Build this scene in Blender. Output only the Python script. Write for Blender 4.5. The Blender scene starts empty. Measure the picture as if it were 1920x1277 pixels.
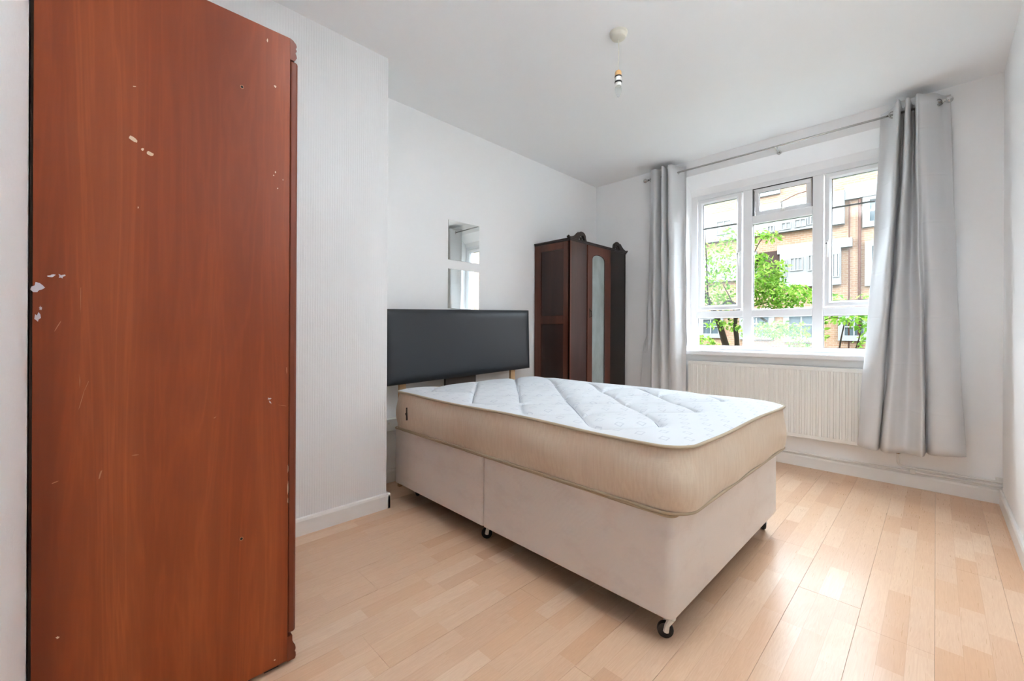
import bpy, bmesh, math, random
import numpy as np
from mathutils import Vector, Matrix
R_ = random.Random(7)
sc = bpy.context.scene
COL = sc.collection
PI = math.pi

# ------------------------------------------------------------------ camera
F_PX, YAW, CY, ROLL, CAMH = 790.85, 0.7882, 623.6, 0.0048, 1.05
cd = bpy.data.cameras.new('camera'); cam = bpy.data.objects.new('camera', cd); COL.objects.link(cam)
cd.sensor_width = 36.0; cd.lens = F_PX / 1920 * 36.0; cd.clip_start = 0.02; cd.clip_end = 200
cd.shift_y = -(638.5 - CY) / 1920
fw = Vector((-math.sin(YAW), math.cos(YAW), 0)); rt = Vector((math.cos(YAW), math.sin(YAW), 0)); up = Vector((0, 0, 1))
cx = rt * math.cos(ROLL) + up * math.sin(ROLL); cyv = -rt * math.sin(ROLL) + up * math.cos(ROLL)
m = Matrix.Identity(4)
for i in range(3):
    m[i][0] = cx[i]; m[i][1] = cyv[i]; m[i][2] = -fw[i]
m.translation = Vector((0, 0, CAMH)); cam.matrix_world = m
sc.camera = cam

# ------------------------------------------------------------------ light and exposure
sc.view_settings.view_transform = 'Standard'; sc.view_settings.look = 'None'
sc.view_settings.gamma = 1.0; sc.view_settings.use_curve_mapping = False
sc.view_settings.exposure = 0.36
sc.cycles.sample_clamp_indirect = 0; sc.cycles.max_bounces = 14; sc.cycles.diffuse_bounces = 10; sc.cycles.glossy_bounces = 5
sc.cycles.transparent_max_bounces = 12; sc.cycles.caustics_reflective = False; sc.cycles.caustics_refractive = False
SKY = 24.5
WALL_FILL_W = 160.0; CEILING_FILL_W = 180.0
w = bpy.data.worlds.new('overcast_sky'); sc.world = w; w.use_nodes = True
bg = w.node_tree.nodes['Background']; bg.inputs[0].default_value = (0.78, 0.885, 1.0, 1); bg.inputs[1].default_value = SKY
pl = bpy.data.lights.new('window_portal', 'AREA'); pl.shape = 'RECTANGLE'; pl.size = 1.5; pl.size_y = 1.6
pl.cycles.is_portal = True
po = bpy.data.objects.new('window_portal', pl); COL.objects.link(po); po.location = (-0.935, 4.29, 1.67); po.rotation_euler = (-PI / 2, 0, 0)

# added fill spot out of frame, bounced off the right wall
hl = bpy.data.lights.new('added_wall_fill', 'SPOT'); hl.energy = WALL_FILL_W; hl.color = (.84, .93, 1); hl.spot_size = math.radians(64); hl.spot_blend = .6; hl.shadow_soft_size = .12
ho = bpy.data.objects.new('added_wall_fill', hl); COL.objects.link(ho); ho.location = (-.3, .9, 2.2); ho.rotation_euler = Vector((.593, .50, -.25)).to_track_quat('-Z', 'Y').to_euler()

# second added fill spot out of frame, bounced off the ceiling
hl2 = bpy.data.lights.new('added_ceiling_fill', 'SPOT'); hl2.energy = CEILING_FILL_W; hl2.color = (.84, .93, 1); hl2.spot_size = math.radians(92); hl2.spot_blend = .6; hl2.shadow_soft_size = .12
ho2 = bpy.data.objects.new('added_ceiling_fill', hl2); COL.objects.link(ho2); ho2.location = (-.5, 1.15, 2.22); ho2.rotation_euler = (PI, 0, 0)

# ------------------------------------------------------------------ room numbers (metres)
W, H, L, B, RX, E_, BK = 4.0037, 2.681, -2.696, -2.311, 0.293, 1.249, -0.1035
OX0, OX1, OZ0, OZ1 = -1.69, -0.18, 0.86, 2.535      # window opening
FY = 4.144                                           # inner face of window frame

# ------------------------------------------------------------------ material helpers
def srgb(r, g, b):
    f = lambda c: (c / 255 / 12.92) if c / 255 <= 0.04045 else ((c / 255 + 0.055) / 1.055) ** 2.4
    return (f(r), f(g), f(b), 1)
class NT:
    def __init__(s, name):
        s.m = bpy.data.materials.new(name); s.m.use_nodes = True; s.t = s.m.node_tree; s.n = s.t.nodes
        s.b = s.n['Principled BSDF']; s.out = s.n['Material Output']
    def node(s, typ, **kw):
        nd = s.n.new(typ)
        for k, v in kw.items():
            if k.startswith('i_'):
                key = k[2:]; key = int(key) if key.isdigit() else key
                nd.inputs[key].default_value = v
            else: setattr(nd, k, v)
        return nd
    def link(s, a, b): s.t.links.new(a, b)
    def math(s, op, a, b=None, c=None):
        nd = s.n.new('ShaderNodeMath'); nd.operation = op
        for i, v in enumerate((a, b, c)):
            if v is None: continue
            if isinstance(v, (int, float)): nd.inputs[i].default_value = v
            else: s.link(v, nd.inputs[i])
        return nd.outputs[0]
    def pos(s): return s.node('ShaderNodeNewGeometry').outputs['Position']
    def sep(s, v):
        nd = s.n.new('ShaderNodeSeparateXYZ'); s.link(v, nd.inputs[0]); return nd.outputs
    def comb(s, x, y, z):
        nd = s.n.new('ShaderNodeCombineXYZ')
        for i, v in enumerate((x, y, z)):
            if isinstance(v, (int, float)): nd.inputs[i].default_value = v
            else: s.link(v, nd.inputs[i])
        return nd.outputs[0]
    def scale(s, v, sx, sy, sz):
        nd = s.n.new('ShaderNodeMapping'); nd.inputs['Scale'].default_value = (sx, sy, sz); s.link(v, nd.inputs['Vector']); return nd.outputs[0]
    def noise(s, v, scale=5, detail=3, rough=.5, dist=0):
        nd = s.node('ShaderNodeTexNoise'); nd.inputs['Scale'].default_value = scale; nd.inputs['Detail'].default_value = detail
        nd.inputs['Roughness'].default_value = rough; nd.inputs['Distortion'].default_value = dist; s.link(v, nd.inputs['Vector'])
        return nd.outputs['Fac']
    def ramp(s, v, stops):
        nd = s.n.new('ShaderNodeValToRGB'); cr = nd.color_ramp
        while len(cr.elements) < len(stops): cr.elements.new(0.5)
        for e, (p, c) in zip(cr.elements, stops): e.position = p; e.color = c
        s.link(v, nd.inputs[0]); return nd.outputs[0]
    def mix(s, f, a, b, bt='MIX'):
        nd = s.n.new('ShaderNodeMix'); nd.data_type = 'RGBA'; nd.blend_type = bt
        for sock, v in ((nd.inputs[0], f), (nd.inputs[6], a), (nd.inputs[7], b)):
            if isinstance(v, (int, float, tuple)): sock.default_value = v
            else: s.link(v, sock)
        return nd.outputs[2]
    def bump(s, h, strength=.3, dist=.002):
        nd = s.n.new('ShaderNodeBump'); nd.inputs['Strength'].default_value = strength; nd.inputs['Distance'].default_value = dist
        s.link(h, nd.inputs['Height']); s.link(nd.outputs[0], s.b.inputs['Normal'])
    def base(s, c):
        if isinstance(c, tuple): s.b.inputs['Base Color'].default_value = c
        else: s.link(c, s.b.inputs['Base Color'])
    def rough(s, v):
        if isinstance(v, (int, float)): s.b.inputs['Roughness'].default_value = v
        else: s.link(v, s.b.inputs['Roughness'])
def plain(name, c, rough=.5, metal=0, spec=.5, nscale=0, namt=0.06, bumps=0):
    t = NT(name); t.rough(rough); t.b.inputs['Metallic'].default_value = metal; t.b.inputs['Specular IOR Level'].default_value = spec
    if nscale:
        n = t.noise(t.pos(), nscale, 4)
        d = tuple(max(0, x * (1 - namt * 2)) for x in c[:3]) + (1,)
        t.base(t.mix(n, c, d))
        if bumps: t.bump(n, bumps, .001)
    else: t.base(c)
    return t.m

M = {}
M['paint'] = plain('white_wall_paint', (.90, .90, .90, 1), .7, spec=.2, nscale=30, namt=.008, bumps=.08)
M['ceiling'] = plain('white_ceiling_paint', (.90, .905, .905, 1), .8, spec=.2, nscale=3, namt=.01)
M['trim'] = plain('white_gloss_trim', (.82, .81, .79, 1), .35, nscale=14, namt=.02, bumps=.05)
M['upvc'] = plain('white_window_plastic', (.88, .88, .89, 1), .25, nscale=6, namt=.005)
M['radiator'] = plain('cream_radiator_enamel', (.83, .82, .785, 1), .35, nscale=4, namt=.01)
M['rubber'] = plain('black_rubber', (.012, .012, .014, 1), .45)
M['dark'] = plain('dark_void', (.006, .005, .004, 1), .8)
M['chrome'] = plain('brushed_nickel', (.55, .54, .52, 1), .22, metal=1)
M['white_plastic'] = plain('white_plastic', (.80, .79, .76, 1), .35)
M['old_plastic'] = plain('aged_cream_plastic', (.72, .69, .60, 1), .4)
M['amber_plastic'] = plain('heat_browned_plastic', srgb(214, 168, 112), .45)
M['pine'] = plain('pine_strut', srgb(205, 165, 120), .6, nscale=20, namt=.1)
M['thread'] = plain('grey_blue_thread', srgb(158, 164, 176), .7)
M['chip'] = plain('bare_chipboard', srgb(214, 186, 160), .8)
M['smear'] = plain('white_paint_smear', srgb(196, 190, 198), .8)
M['scratch'] = plain('pale_scratch', srgb(178, 120, 88), .7)
M['backing'] = plain('hardboard_backing', srgb(58, 44, 34), .8)

def wallpaper():
    t = NT('ribbed_wallpaper'); p = t.pos(); x, y, z = t.sep(p)
    s = t.math('ADD', x, y)
    n0 = t.noise(t.scale(p, 12, 12, 1.5), 1, 2)
    ph = t.math('ADD', t.math('MULTIPLY', s, 2 * PI / .0125), t.math('MULTIPLY', n0, 3.5))
    rib = t.math('SINE', ph)
    n1 = t.noise(t.scale(p, 160, 160, 14), 1, 3)
    n2 = t.noise(p, 60, 4)
    h = t.math('ADD', t.math('MULTIPLY', rib, .35), t.math('ADD', t.math('MULTIPLY', n1, 1.6), n2))
    t.base((.80, .80, .80, 1)); t.rough(.65); t.b.inputs['Specular IOR Level'].default_value = .25
    t.bump(h, .55, .0011); return t.m
M['wallpaper'] = wallpaper()

def laminate():
    t = NT('beech_laminate'); p = t.pos(); x, y, z = t.sep(p)
    sid = t.math('FLOOR', t.math('DIVIDE', t.math('ADD', x, 8), .2 / 3))
    wn = t.node('ShaderNodeTexWhiteNoise', noise_dimensions='1D'); t.link(sid, wn.inputs['W'])
    yy = t.math('ADD', t.math('DIVIDE', y, .36), t.math('MULTIPLY', wn.outputs['Value'], 7.3))
    yy2 = t.math('ADD', yy, t.math('MULTIPLY', t.math('SINE', t.math('MULTIPLY', yy, 2.1)), .22))
    bid = t.math('FLOOR', yy2)
    wn2 = t.node('ShaderNodeTexWhiteNoise', noise_dimensions='2D'); t.link(t.comb(sid, bid, 0), wn2.inputs['Vector'])
    tint = wn2.outputs['Value']
    off = t.comb(t.math('MULTIPLY', tint, 31), t.math('MULTIPLY', tint, 17), 0)
    va = t.node('ShaderNodeVectorMath', operation='ADD'); t.link(p, va.inputs[0]); t.link(off, va.inputs[1])
    pv = va.outputs[0]
    g1 = t.noise(t.scale(pv, 9, .9, 1), 2.2, 3, .55, 1.2)
    rings = t.math('ABSOLUTE', t.math('SINE', t.math('MULTIPLY', g1, 34)))
    g2 = t.noise(t.scale(pv, 220, 9, 1), 1, 3)
    base = t.ramp(tint, [(0, srgb(220, 179, 145)), (.35, srgb(230, 196, 165)), (.6, srgb(224, 188, 158)), (.8, srgb(234, 204, 176)), (1, srgb(212, 169, 136))])
    c = t.mix(t.math('MULTIPLY', rings, .16), base, srgb(206, 160, 128))
    c = t.mix(t.math('MAXIMUM', 0, t.math('MULTIPLY', t.math('SUBTRACT', g2, .45), .7)), c, srgb(196, 148, 115))
    # fine dark line where printed strips meet
    fx = t.math('FRACT', t.math('DIVIDE', t.math('ADD', x, 8), .2 / 3))
    e = t.math('LESS_THAN', t.math('MINIMUM', fx, t.math('SUBTRACT', 1, fx)), .012)
    c = t.mix(t.math('MULTIPLY', e, .22), c, srgb(180, 130, 98))
    t.base(c); t.rough(t.math('ADD', .24, t.math('MULTIPLY', g2, .10)))
    t.b.inputs['Specular IOR Level'].default_value = .26
    und = t.noise(t.scale(p, 5, 2.2, 1), 1, 2)
    t.bump(t.math('ADD', t.math('MULTIPLY', und, 5), t.math('MULTIPLY', g2, .06)), .35, .0016)
    return t.m
M['laminate'] = laminate()

def cherry(name, c0, c1, c2, ax='z', rough=.38, sc_=1.0):
    t = NT(name); p = t.pos()
    s = (9, 9, .55) if ax == 'z' else ((.55, 9, 9) if ax == 'x' else (9, .55, 9))
    s = tuple(k * sc_ for k in s)
    a = t.noise(t.scale(p, *s), 1.0, 4, .6, 1.0)
    b = t.noise(t.scale(p, *[k * 16 for k in s]), 1.0, 3)
    d = t.noise(t.scale(p, *[k * .35 for k in s]), 1.0, 2, .5, .6)
    rings = t.math('ABSOLUTE', t.math('SINE', t.math('MULTIPLY', a, 22)))
    c = t.ramp(d, [(.36, c0), (.52, c1), (.66, c2)])
    c = t.mix(t.math('MULTIPLY', rings, .34), c, c0)
    c = t.mix(t.math('MULTIPLY', b, .42), c, c0)
    t.base(c); t.rough(rough); t.bump(b, .08, .0006); t.b.inputs['Specular IOR Level'].default_value = .4
    return t.m
M['cherry'] = cherry('cherry_veneer', srgb(112, 46, 18), srgb(152, 70, 32), srgb(180, 94, 50))
M['cherry_edge'] = cherry('cherry_moulding', srgb(100, 44, 24), srgb(128, 62, 38), srgb(140, 72, 46))
M['mahogany'] = cherry('dark_mahogany', srgb(44, 28, 26), srgb(60, 37, 33), srgb(72, 46, 40), rough=.3, sc_=2)
M['mahogany_frame'] = cherry('mahogany_rails', srgb(66, 34, 24), srgb(88, 46, 32), srgb(104, 58, 42), rough=.3, sc_=2)
M['mahogany_dark'] = cherry('dark_fretted_mahogany', srgb(28, 21, 19), srgb(36, 26, 24), srgb(44, 30, 27), rough=.35, sc_=2)

def fabric(name, c, c2, kind):
    t = NT(name); tc = t.node('ShaderNodeTexCoord').outputs['Object']; x, y, z = t.sep(tc); s = t.math('ADD', x, y)
    n = t.noise(t.scale(tc, 2.2, 2.2, 5), 1, 4)
    if kind == 'rib':
        n1 = t.noise(t.scale(tc, 130, 130, 6), 1, 2)
        n2 = t.noise(t.scale(tc, 10, 10, 260), 1, 2)
        c_ = t.mix(t.math('MULTIPLY', t.math('SUBTRACT', n1, .35), .8), c, c2)
        c_ = t.mix(t.math('MULTIPLY', t.math('SUBTRACT', n, .4), .8), c_, c2)
        t.base(c_); t.bump(t.math('ADD', n1, t.math('MULTIPLY', n2, .6)), .35, .0012); t.rough(.75)
    elif kind == 'damask':
        dg = t.math('SINE', t.math('ADD', t.math('MULTIPLY', t.math('SUBTRACT', s, t.math('MULTIPLY', z, .8)), 260), t.math('MULTIPLY', t.noise(tc, 9, 3), 26)))
        st = t.ramp(t.noise(t.scale(tc, 3, 3, 6), 1.4, 5, .7), [(.50, (0, 0, 0, 1)), (.72, (1, 1, 1, 1))])
        t.base(t.mix(t.math('MULTIPLY', st, .22), c, c2)); t.bump(dg, .22, .0006); t.rough(.7)
    elif kind == 'print':
        def cell(v, k, o=0): return t.math('FRACT', t.math('ADD', t.math('MULTIPLY', v, k), o))
        ry = t.math('FLOOR', t.math('MULTIPLY', y, 15)); fy = cell(y, 15)
        wn = t.node('ShaderNodeTexWhiteNoise', noise_dimensions='1D'); t.link(ry, wn.inputs['W'])
        fx = t.math('FRACT', t.math('ADD', t.math('MULTIPLY', x, 11), t.math('MULTIPLY', ry, .37)))
        ax_ = t.math('MULTIPLY', t.math('ABSOLUTE', t.math('SUBTRACT', fx, .5)), 1.0 / 11)
        ay_ = t.math('MULTIPLY', t.math('ABSOLUTE', t.math('SUBTRACT', fy, .5)), 1.0 / 15)
        d = t.math('MAXIMUM', ax_, ay_)
        ring = t.math('MULTIPLY', t.math('LESS_THAN', d, .0150), t.math('GREATER_THAN', d, .0105))
        t1 = t.noise(tc, 160, 2)
        f = t.math('MULTIPLY', t.math('MULTIPLY', ring, .30), t.math('ADD', .45, t1))
        t.base(t.mix(f, c, c2)); t.rough(.8)
        t.bump(t.noise(t.scale(tc, 10, 22, 10), 1.5, 3), .18, .004)
    else:
        t.base(c); t.rough(.8); t.bump(n, .1, .001)
    t.b.inputs['Specular IOR Level'].default_value = .25
    if 'Sheen Weight' in t.b.inputs: t.b.inputs['Sheen Weight'].default_value = .1
    return t.m
M['mattress_side'] = fabric('beige_mattress_border', srgb(218, 202, 182), srgb(190, 164, 140), 'rib')
M['mattress_top'] = fabric('quilted_print_ticking', srgb(214, 217, 221), srgb(132, 140, 160), 'print')
M['piping'] = fabric('taupe_piping', srgb(178, 162, 138), srgb(150, 130, 100), 'plain')
M['divan'] = fabric('cream_divan_cloth', srgb(220, 213, 207), srgb(178, 156, 148), 'damask')

def leather():
    t = NT('black_leatherette'); p = t.pos()
    v = t.node('ShaderNodeTexVoronoi'); v.inputs['Scale'].default_value = 420; t.link(p, v.inputs['Vector'])
    t.base(srgb(44, 47, 52)); t.rough(.42); t.bump(v.outputs['Distance'], .15, .0006); return t.m
M['leather'] = leather()

def curtain_mat():
    t = NT('silver_grey_curtain'); tc = t.node('ShaderNodeTexCoord').outputs['Object']; x, y, z = t.sep(tc)
    f = t.math('ABSOLUTE', t.math('SUBTRACT', t.math('FRACT', t.math('ADD', t.math('DIVIDE', z, .31), .2)), .5))
    cr = t.math('SMOOTH_MIN', t.math('MULTIPLY', f, 30), 1, .5)
    n = t.noise(t.scale(tc, 7, 7, 2), 2, 3)
    t.base(srgb(220, 220, 221)); t.rough(.62); t.b.inputs['Sheen Weight'].default_value = .15
    t.bump(t.math('ADD', t.math('MULTIPLY', cr, .5), n), .3, .006)
    tr = t.node('ShaderNodeBsdfTranslucent'); tr.inputs[0].default_value = srgb(200, 200, 202)
    mx = t.node('ShaderNodeMixShader'); mx.inputs[0].default_value = .10
    t.link(t.b.outputs[0], mx.inputs[1]); t.link(tr.outputs[0], mx.inputs[2]); t.link(mx.outputs[0], t.out.inputs[0])
    return t.m
M['curtain'] = curtain_mat()

def mirror_mat(name, rough=.01, foggy=0, col=(.9, .93, .92, 1)):
    t = NT(name); t.b.inputs['Metallic'].default_value = 1; t.base(col)
    if foggy:
        n = t.noise(t.scale(t.pos(), 9, 9, 4), 1, 5, .65)
        t.rough(t.math('ADD', rough, t.math('MULTIPLY', n, .2))); t.b.inputs['Metallic'].default_value = .5; t.base(t.mix(n, srgb(205, 214, 212), srgb(140, 150, 148)))
    else: t.rough(rough)
    return t.m
M['mirror'] = mirror_mat('mirror_glass')
M['old_mirror'] = mirror_mat('tarnished_mirror', .12, 1)

def glass_mat(name, haze, patch=False):
    t = NT(name); t.n.remove(t.b)
    tr = t.node('ShaderNodeBsdfTransparent'); tr.inputs[0].default_value = (.97, .985, .98, 1)
    gl = t.node('ShaderNodeBsdfGlossy'); gl.inputs['Roughness'].default_value = .0
    df = t.node('ShaderNodeBsdfTranslucent'); df.inputs[0].default_value = (.9, .93, .92, 1)
    m1 = t.node('ShaderNodeMixShader'); m2 = t.node('ShaderNodeMixShader')
    lw = t.node('ShaderNodeLayerWeight'); lw.inputs[0].default_value = .5
    t.link(t.math('ADD', .02, t.math('MULTIPLY', t.math('POWER', lw.outputs['Facing'], 5), .6)), m1.inputs[0]); t.link(tr.outputs[0], m1.inputs[1]); t.link(gl.outputs[0], m1.inputs[2])
    if patch:
        n = t.noise(t.pos(), 5, 4); f = t.math('MULTIPLY', t.math('ADD', n, .35), haze); t.link(f, m2.inputs[0])
    else: m2.inputs[0].default_value = haze
    t.link(m1.outputs[0], m2.inputs[1]); t.link(df.outputs[0], m2.inputs[2]); t.link(m2.outputs[0], t.out.inputs[0])
    return t.m
M['glass'] = glass_mat('clear_glass', .0002)
M['hazy_glass'] = glass_mat('milky_glass', .016, True)  # patchy milky mix for the left sash pane
M['fog_glass'] = glass_mat('misted_glass', .038, True)
M['vent_glass'] = glass_mat('pale_haze_glass', .010)  # haze mixed in to wash the brick view paler
M['bulb'] = glass_mat('bulb_glass', .22)
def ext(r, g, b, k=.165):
    c = srgb(r, g, b); return (c[0] * k, c[1] * k, c[2] * k, 1)      # outdoor colours darkened in place of dimmer light so the view keeps detail
def brick_mat():
    t = NT('weathered_brick'); p = t.pos(); x, y, z = t.sep(p)
    bt = t.node('ShaderNodeTexBrick'); t.link(t.comb(x, z, 0), bt.inputs['Vector'])
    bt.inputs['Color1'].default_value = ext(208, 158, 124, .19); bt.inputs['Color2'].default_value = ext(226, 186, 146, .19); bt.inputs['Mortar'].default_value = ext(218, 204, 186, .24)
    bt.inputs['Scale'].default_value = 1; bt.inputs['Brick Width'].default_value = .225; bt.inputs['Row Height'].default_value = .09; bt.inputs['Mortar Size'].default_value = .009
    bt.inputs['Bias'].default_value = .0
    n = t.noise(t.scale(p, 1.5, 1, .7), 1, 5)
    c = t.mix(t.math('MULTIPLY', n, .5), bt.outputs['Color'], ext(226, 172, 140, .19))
    t.base(c); t.rough(.9); t.b.inputs['Specular IOR Level'].default_value = .03; t.bump(bt.outputs['Fac'], -.3, .01); return t.m
M['brick'] = brick_mat()
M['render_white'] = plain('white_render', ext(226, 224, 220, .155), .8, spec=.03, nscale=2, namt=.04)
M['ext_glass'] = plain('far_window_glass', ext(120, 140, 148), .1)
M['shade_brick'] = plain('recess_shade_brick', ext(120, 96, 88), .9, spec=.03, nscale=8, namt=.15)  # shade of the recess put into this colour
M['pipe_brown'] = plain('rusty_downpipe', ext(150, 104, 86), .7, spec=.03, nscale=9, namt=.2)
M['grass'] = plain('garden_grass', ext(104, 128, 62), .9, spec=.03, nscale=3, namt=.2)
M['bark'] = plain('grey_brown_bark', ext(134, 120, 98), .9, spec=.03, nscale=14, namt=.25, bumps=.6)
def leaf_mat():
    t = NT('bright_green_leaf'); oi = t.n.new('ShaderNodeNewGeometry')
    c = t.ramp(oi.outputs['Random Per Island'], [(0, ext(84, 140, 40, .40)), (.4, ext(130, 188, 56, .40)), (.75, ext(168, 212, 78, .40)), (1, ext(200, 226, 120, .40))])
    t.base(c); t.rough(.6); t.b.inputs['Specular IOR Level'].default_value = .05
    tr = t.node('ShaderNodeBsdfTranslucent'); t.link(c, tr.inputs[0]); mx = t.node('ShaderNodeMixShader'); mx.inputs[0].default_value = .35
    t.link(t.b.outputs[0], mx.inputs[1]); t.link(tr.outputs[0], mx.inputs[2]); t.link(mx.outputs[0], t.out.inputs[0]); return t.m
M['leaf'] = leaf_mat()

# ------------------------------------------------------------------ mesh helpers
class MB:
    def __init__(s): s.v = []; s.f = []; s.mi = []
    def add(s, vs, fs, mi=0):
        o = len(s.v); s.v += [tuple(v) for v in vs]; s.f += [tuple(i + o for i in f) for f in fs]; s.mi += [mi] * len(fs); return s
    def box(s, x0, x1, y0, y1, z0, z1, mi=0):
        vs = [(x, y, z) for x in (x0, x1) for y in (y0, y1) for z in (z0, z1)]
        return s.add(vs, [(0, 1, 3, 2), (4, 6, 7, 5), (0, 4, 5, 1), (2, 3, 7, 6), (0, 2, 6, 4), (1, 5, 7, 3)], mi)
    def prism(s, prof, a, b, axis):
        """prof: 2-D outline, extruded from a to b along axis"""
        n = len(prof); put = {'x': lambda u, v, t: (t, u, v), 'y': lambda u, v, t: (u, t, v), 'z': lambda u, v, t: (u, v, t)}[axis]
        vs = [put(u, v, a) for u, v in prof] + [put(u, v, b) for u, v in prof]
        fs = [(i, (i + 1) % n, n + (i + 1) % n, n + i) for i in range(n)] + [tuple(range(n))[::-1], tuple(range(n, 2 * n))]
        return s.add(vs, fs)
    def tube(s, pts, r, n=10, closed=False, cap=True):
        pts = [Vector(p) for p in pts]; N = len(pts); rs = r if isinstance(r, (list, tuple)) else [r] * N
        vs = []; prev = None
        for i, p in enumerate(pts):
            if closed: d = (pts[(i + 1) % N] - pts[i - 1])
            else: d = pts[min(i + 1, N - 1)] - pts[max(i - 1, 0)]
            d.normalize()
            if prev is None:
                a = Vector((0, 0, 1)) if abs(d.z) < .9 else Vector((1, 0, 0))
            else: a = prev
            a = (a - d * a.dot(d)).normalized(); prev = a; b = d.cross(a)
            for k in range(n):
                t = 2 * PI * k / n; vs.append(p + (a * math.cos(t) + b * math.sin(t)) * rs[i])
        fs = []
        for i in range(N if closed else N - 1):
            j = (i + 1) % N
            for k in range(n): fs.append((i * n + k, i * n + (k + 1) % n, j * n + (k + 1) % n, j * n + k))
        if cap and not closed: fs += [tuple(range(n))[::-1], tuple(range((N - 1) * n, N * n))]
        return s.add(vs, fs)
    def lathe(s, prof, c=(0, 0, 0), n=24, axis='z'):
        vs = []; c = Vector(c)
        for r, h in prof:
            for k in range(n):
                t = 2 * PI * k / n; a, b = r * math.cos(t), r * math.sin(t)
                vs.append(c + Vector({'z': (a, b, h), 'x': (h, a, b), 'y': (b, h, a)}[axis]))
        fs = []
        for i in range(len(prof) - 1):
            for k in range(n): fs.append((i * n + k, i * n + (k + 1) % n, (i + 1) * n + (k + 1) % n, (i + 1) * n + k))
        fs += [tuple(range(n))[::-1], tuple(range((len(prof) - 1) * n, len(prof) * n))]
        return s.add(vs, fs)
    def build(s, name, mat, parent=None, smooth=False, bevel=0, seg=2, fix=True, auto=False):
        me = bpy.data.meshes.new(name); me.from_pydata(s.v, [], s.f); me.update()
        mats = mat if isinstance(mat, (list, tuple)) else [mat]
        for q in mats: me.materials.append(M[q] if isinstance(q, str) else q)
        if len(mats) > 1: me.polygons.foreach_set('material_index', s.mi)
        if fix:
            bm = bmesh.new(); bm.from_mesh(me); bmesh.ops.recalc_face_normals(bm, faces=bm.faces); bm.to_mesh(me); bm.free()
        if smooth: me.polygons.foreach_set('use_smooth', [True] * len(me.polygons))
        o = bpy.data.objects.new(name, me); COL.objects.link(o)
        if parent:
            o.parent = parent
        if bevel:
            bv = o.modifiers.new('bevel', 'BEVEL'); bv.width = bevel; bv.segments = seg; bv.limit_method = 'ANGLE'; bv.angle_limit = math.radians(40)
        if auto:
            me.polygons.foreach_set('use_smooth', [True] * len(me.polygons)); me.set_sharp_from_angle(angle=math.radians(38))
        return o
def tag(o, label=None, cat=None, group=None, kind=None):
    if label: o['label'] = label
    if cat: o['category'] = cat
    if group: o['group'] = group
    if kind: o['kind'] = kind
    return o
def thing(name, label, cat, loc=(0, 0, 0), rz=0, group=None, kind=None):
    o = bpy.data.objects.new(name, None); COL.objects.link(o); o.location = loc; o.rotation_euler = (0, 0, rz); o.empty_display_size = .1
    return tag(o, label, cat, group, kind)
class Off(MB):
    """MB with an origin: world coordinates are stored relative to it"""
    def __init__(s, o): super().__init__(); s.o = Vector(o)
    def add(s, vs, fs, mi=0): return super().add([Vector(v) - s.o for v in vs], fs, mi)
def catmull(P, per=8):
    P = [Vector(p) for p in P]; out = []
    for i in range(len(P) - 1):
        p0, p1, p2, p3 = P[max(i - 1, 0)], P[i], P[i + 1], P[min(i + 2, len(P) - 1)]
        for k in range(per):
            t = k / per
            out.append(.5 * ((2 * p1) + (-p0 + p2) * t + (2 * p0 - 5 * p1 + 4 * p2 - p3) * t * t + (-p0 + 3 * p1 - 3 * p2 + p3) * t ** 3))
    out.append(P[-1]); return out

# ================================================================== ROOM SHELL
def struct(name, label=None):
    o = bpy.data.objects.new(name, None); COL.objects.link(o); o['kind'] = 'structure'
    if label: o['label'] = label
    return o
def st(mb, name, mat, label=None, **k):
    o = mb.build(name, mat, **k); o['kind'] = 'structure'
    if label: o['label'] = label
    return o
fl = st(MB().box(L - .3, RX + .3, BK - .3, W + .3, -.16, -.012), 'floor', 'backing', 'pale beech laminate floor laid in long planks towards the window')
# planks
mesh_cache = {}
def plank(x0, x1, y0, y1, dz=0):
    key = (round(x1 - x0, 3), round(y1 - y0, 3))
    if key not in mesh_cache:
        w_, l_ = key; g = .0002; c = .0006; z0, z1 = -.012, 0
        vs = [(g, g, z0), (w_ - g, g, z0), (w_ - g, l_ - g, z0), (g, l_ - g, z0),
              (g, g, z1 - c), (w_ - g, g, z1 - c), (w_ - g, l_ - g, z1 - c), (g, l_ - g, z1 - c),
              (g + c, g + c, z1), (w_ - g - c, g + c, z1), (w_ - g - c, l_ - g - c, z1), (g + c, l_ - g - c, z1)]
        fs = [(3, 2, 1, 0), (8, 9, 10, 11)] + [(i, (i + 1) % 4, 4 + (i + 1) % 4, 4 + i) for i in range(4)] + [(4 + i, 4 + (i + 1) % 4, 8 + (i + 1) % 4, 8 + i) for i in range(4)]
        me = bpy.data.meshes.new('plank'); me.from_pydata(vs, [], fs); me.materials.append(M['laminate']); mesh_cache[key] = me
    o = bpy.data.objects.new('plank', mesh_cache[key]); COL.objects.link(o); o.parent = fl; o.location = (x0, y0, dz)
PW, PL = .2, 1.34
offs = {-2: 2.086, -3: 2.487, -1: 3.30, 0: 2.75, 1: 3.5}
k = -14
while k <= 1:
    x0, x1 = max(k * PW, L), min((k + 1) * PW, RX)
    if x1 - x0 > .01:
        o_ = offs.get(k, 2.086 + ((k * 0.4375) % 1) * PL)
        y = o_ - math.ceil((o_ - BK) / PL) * PL
        while y < W:
            a, b = max(y, BK), min(y + PL, W)
            if b - a > .02: plank(x0, x1, a, b, R_.uniform(-.0005, 0))
            y += PL
    k += 1

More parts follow.
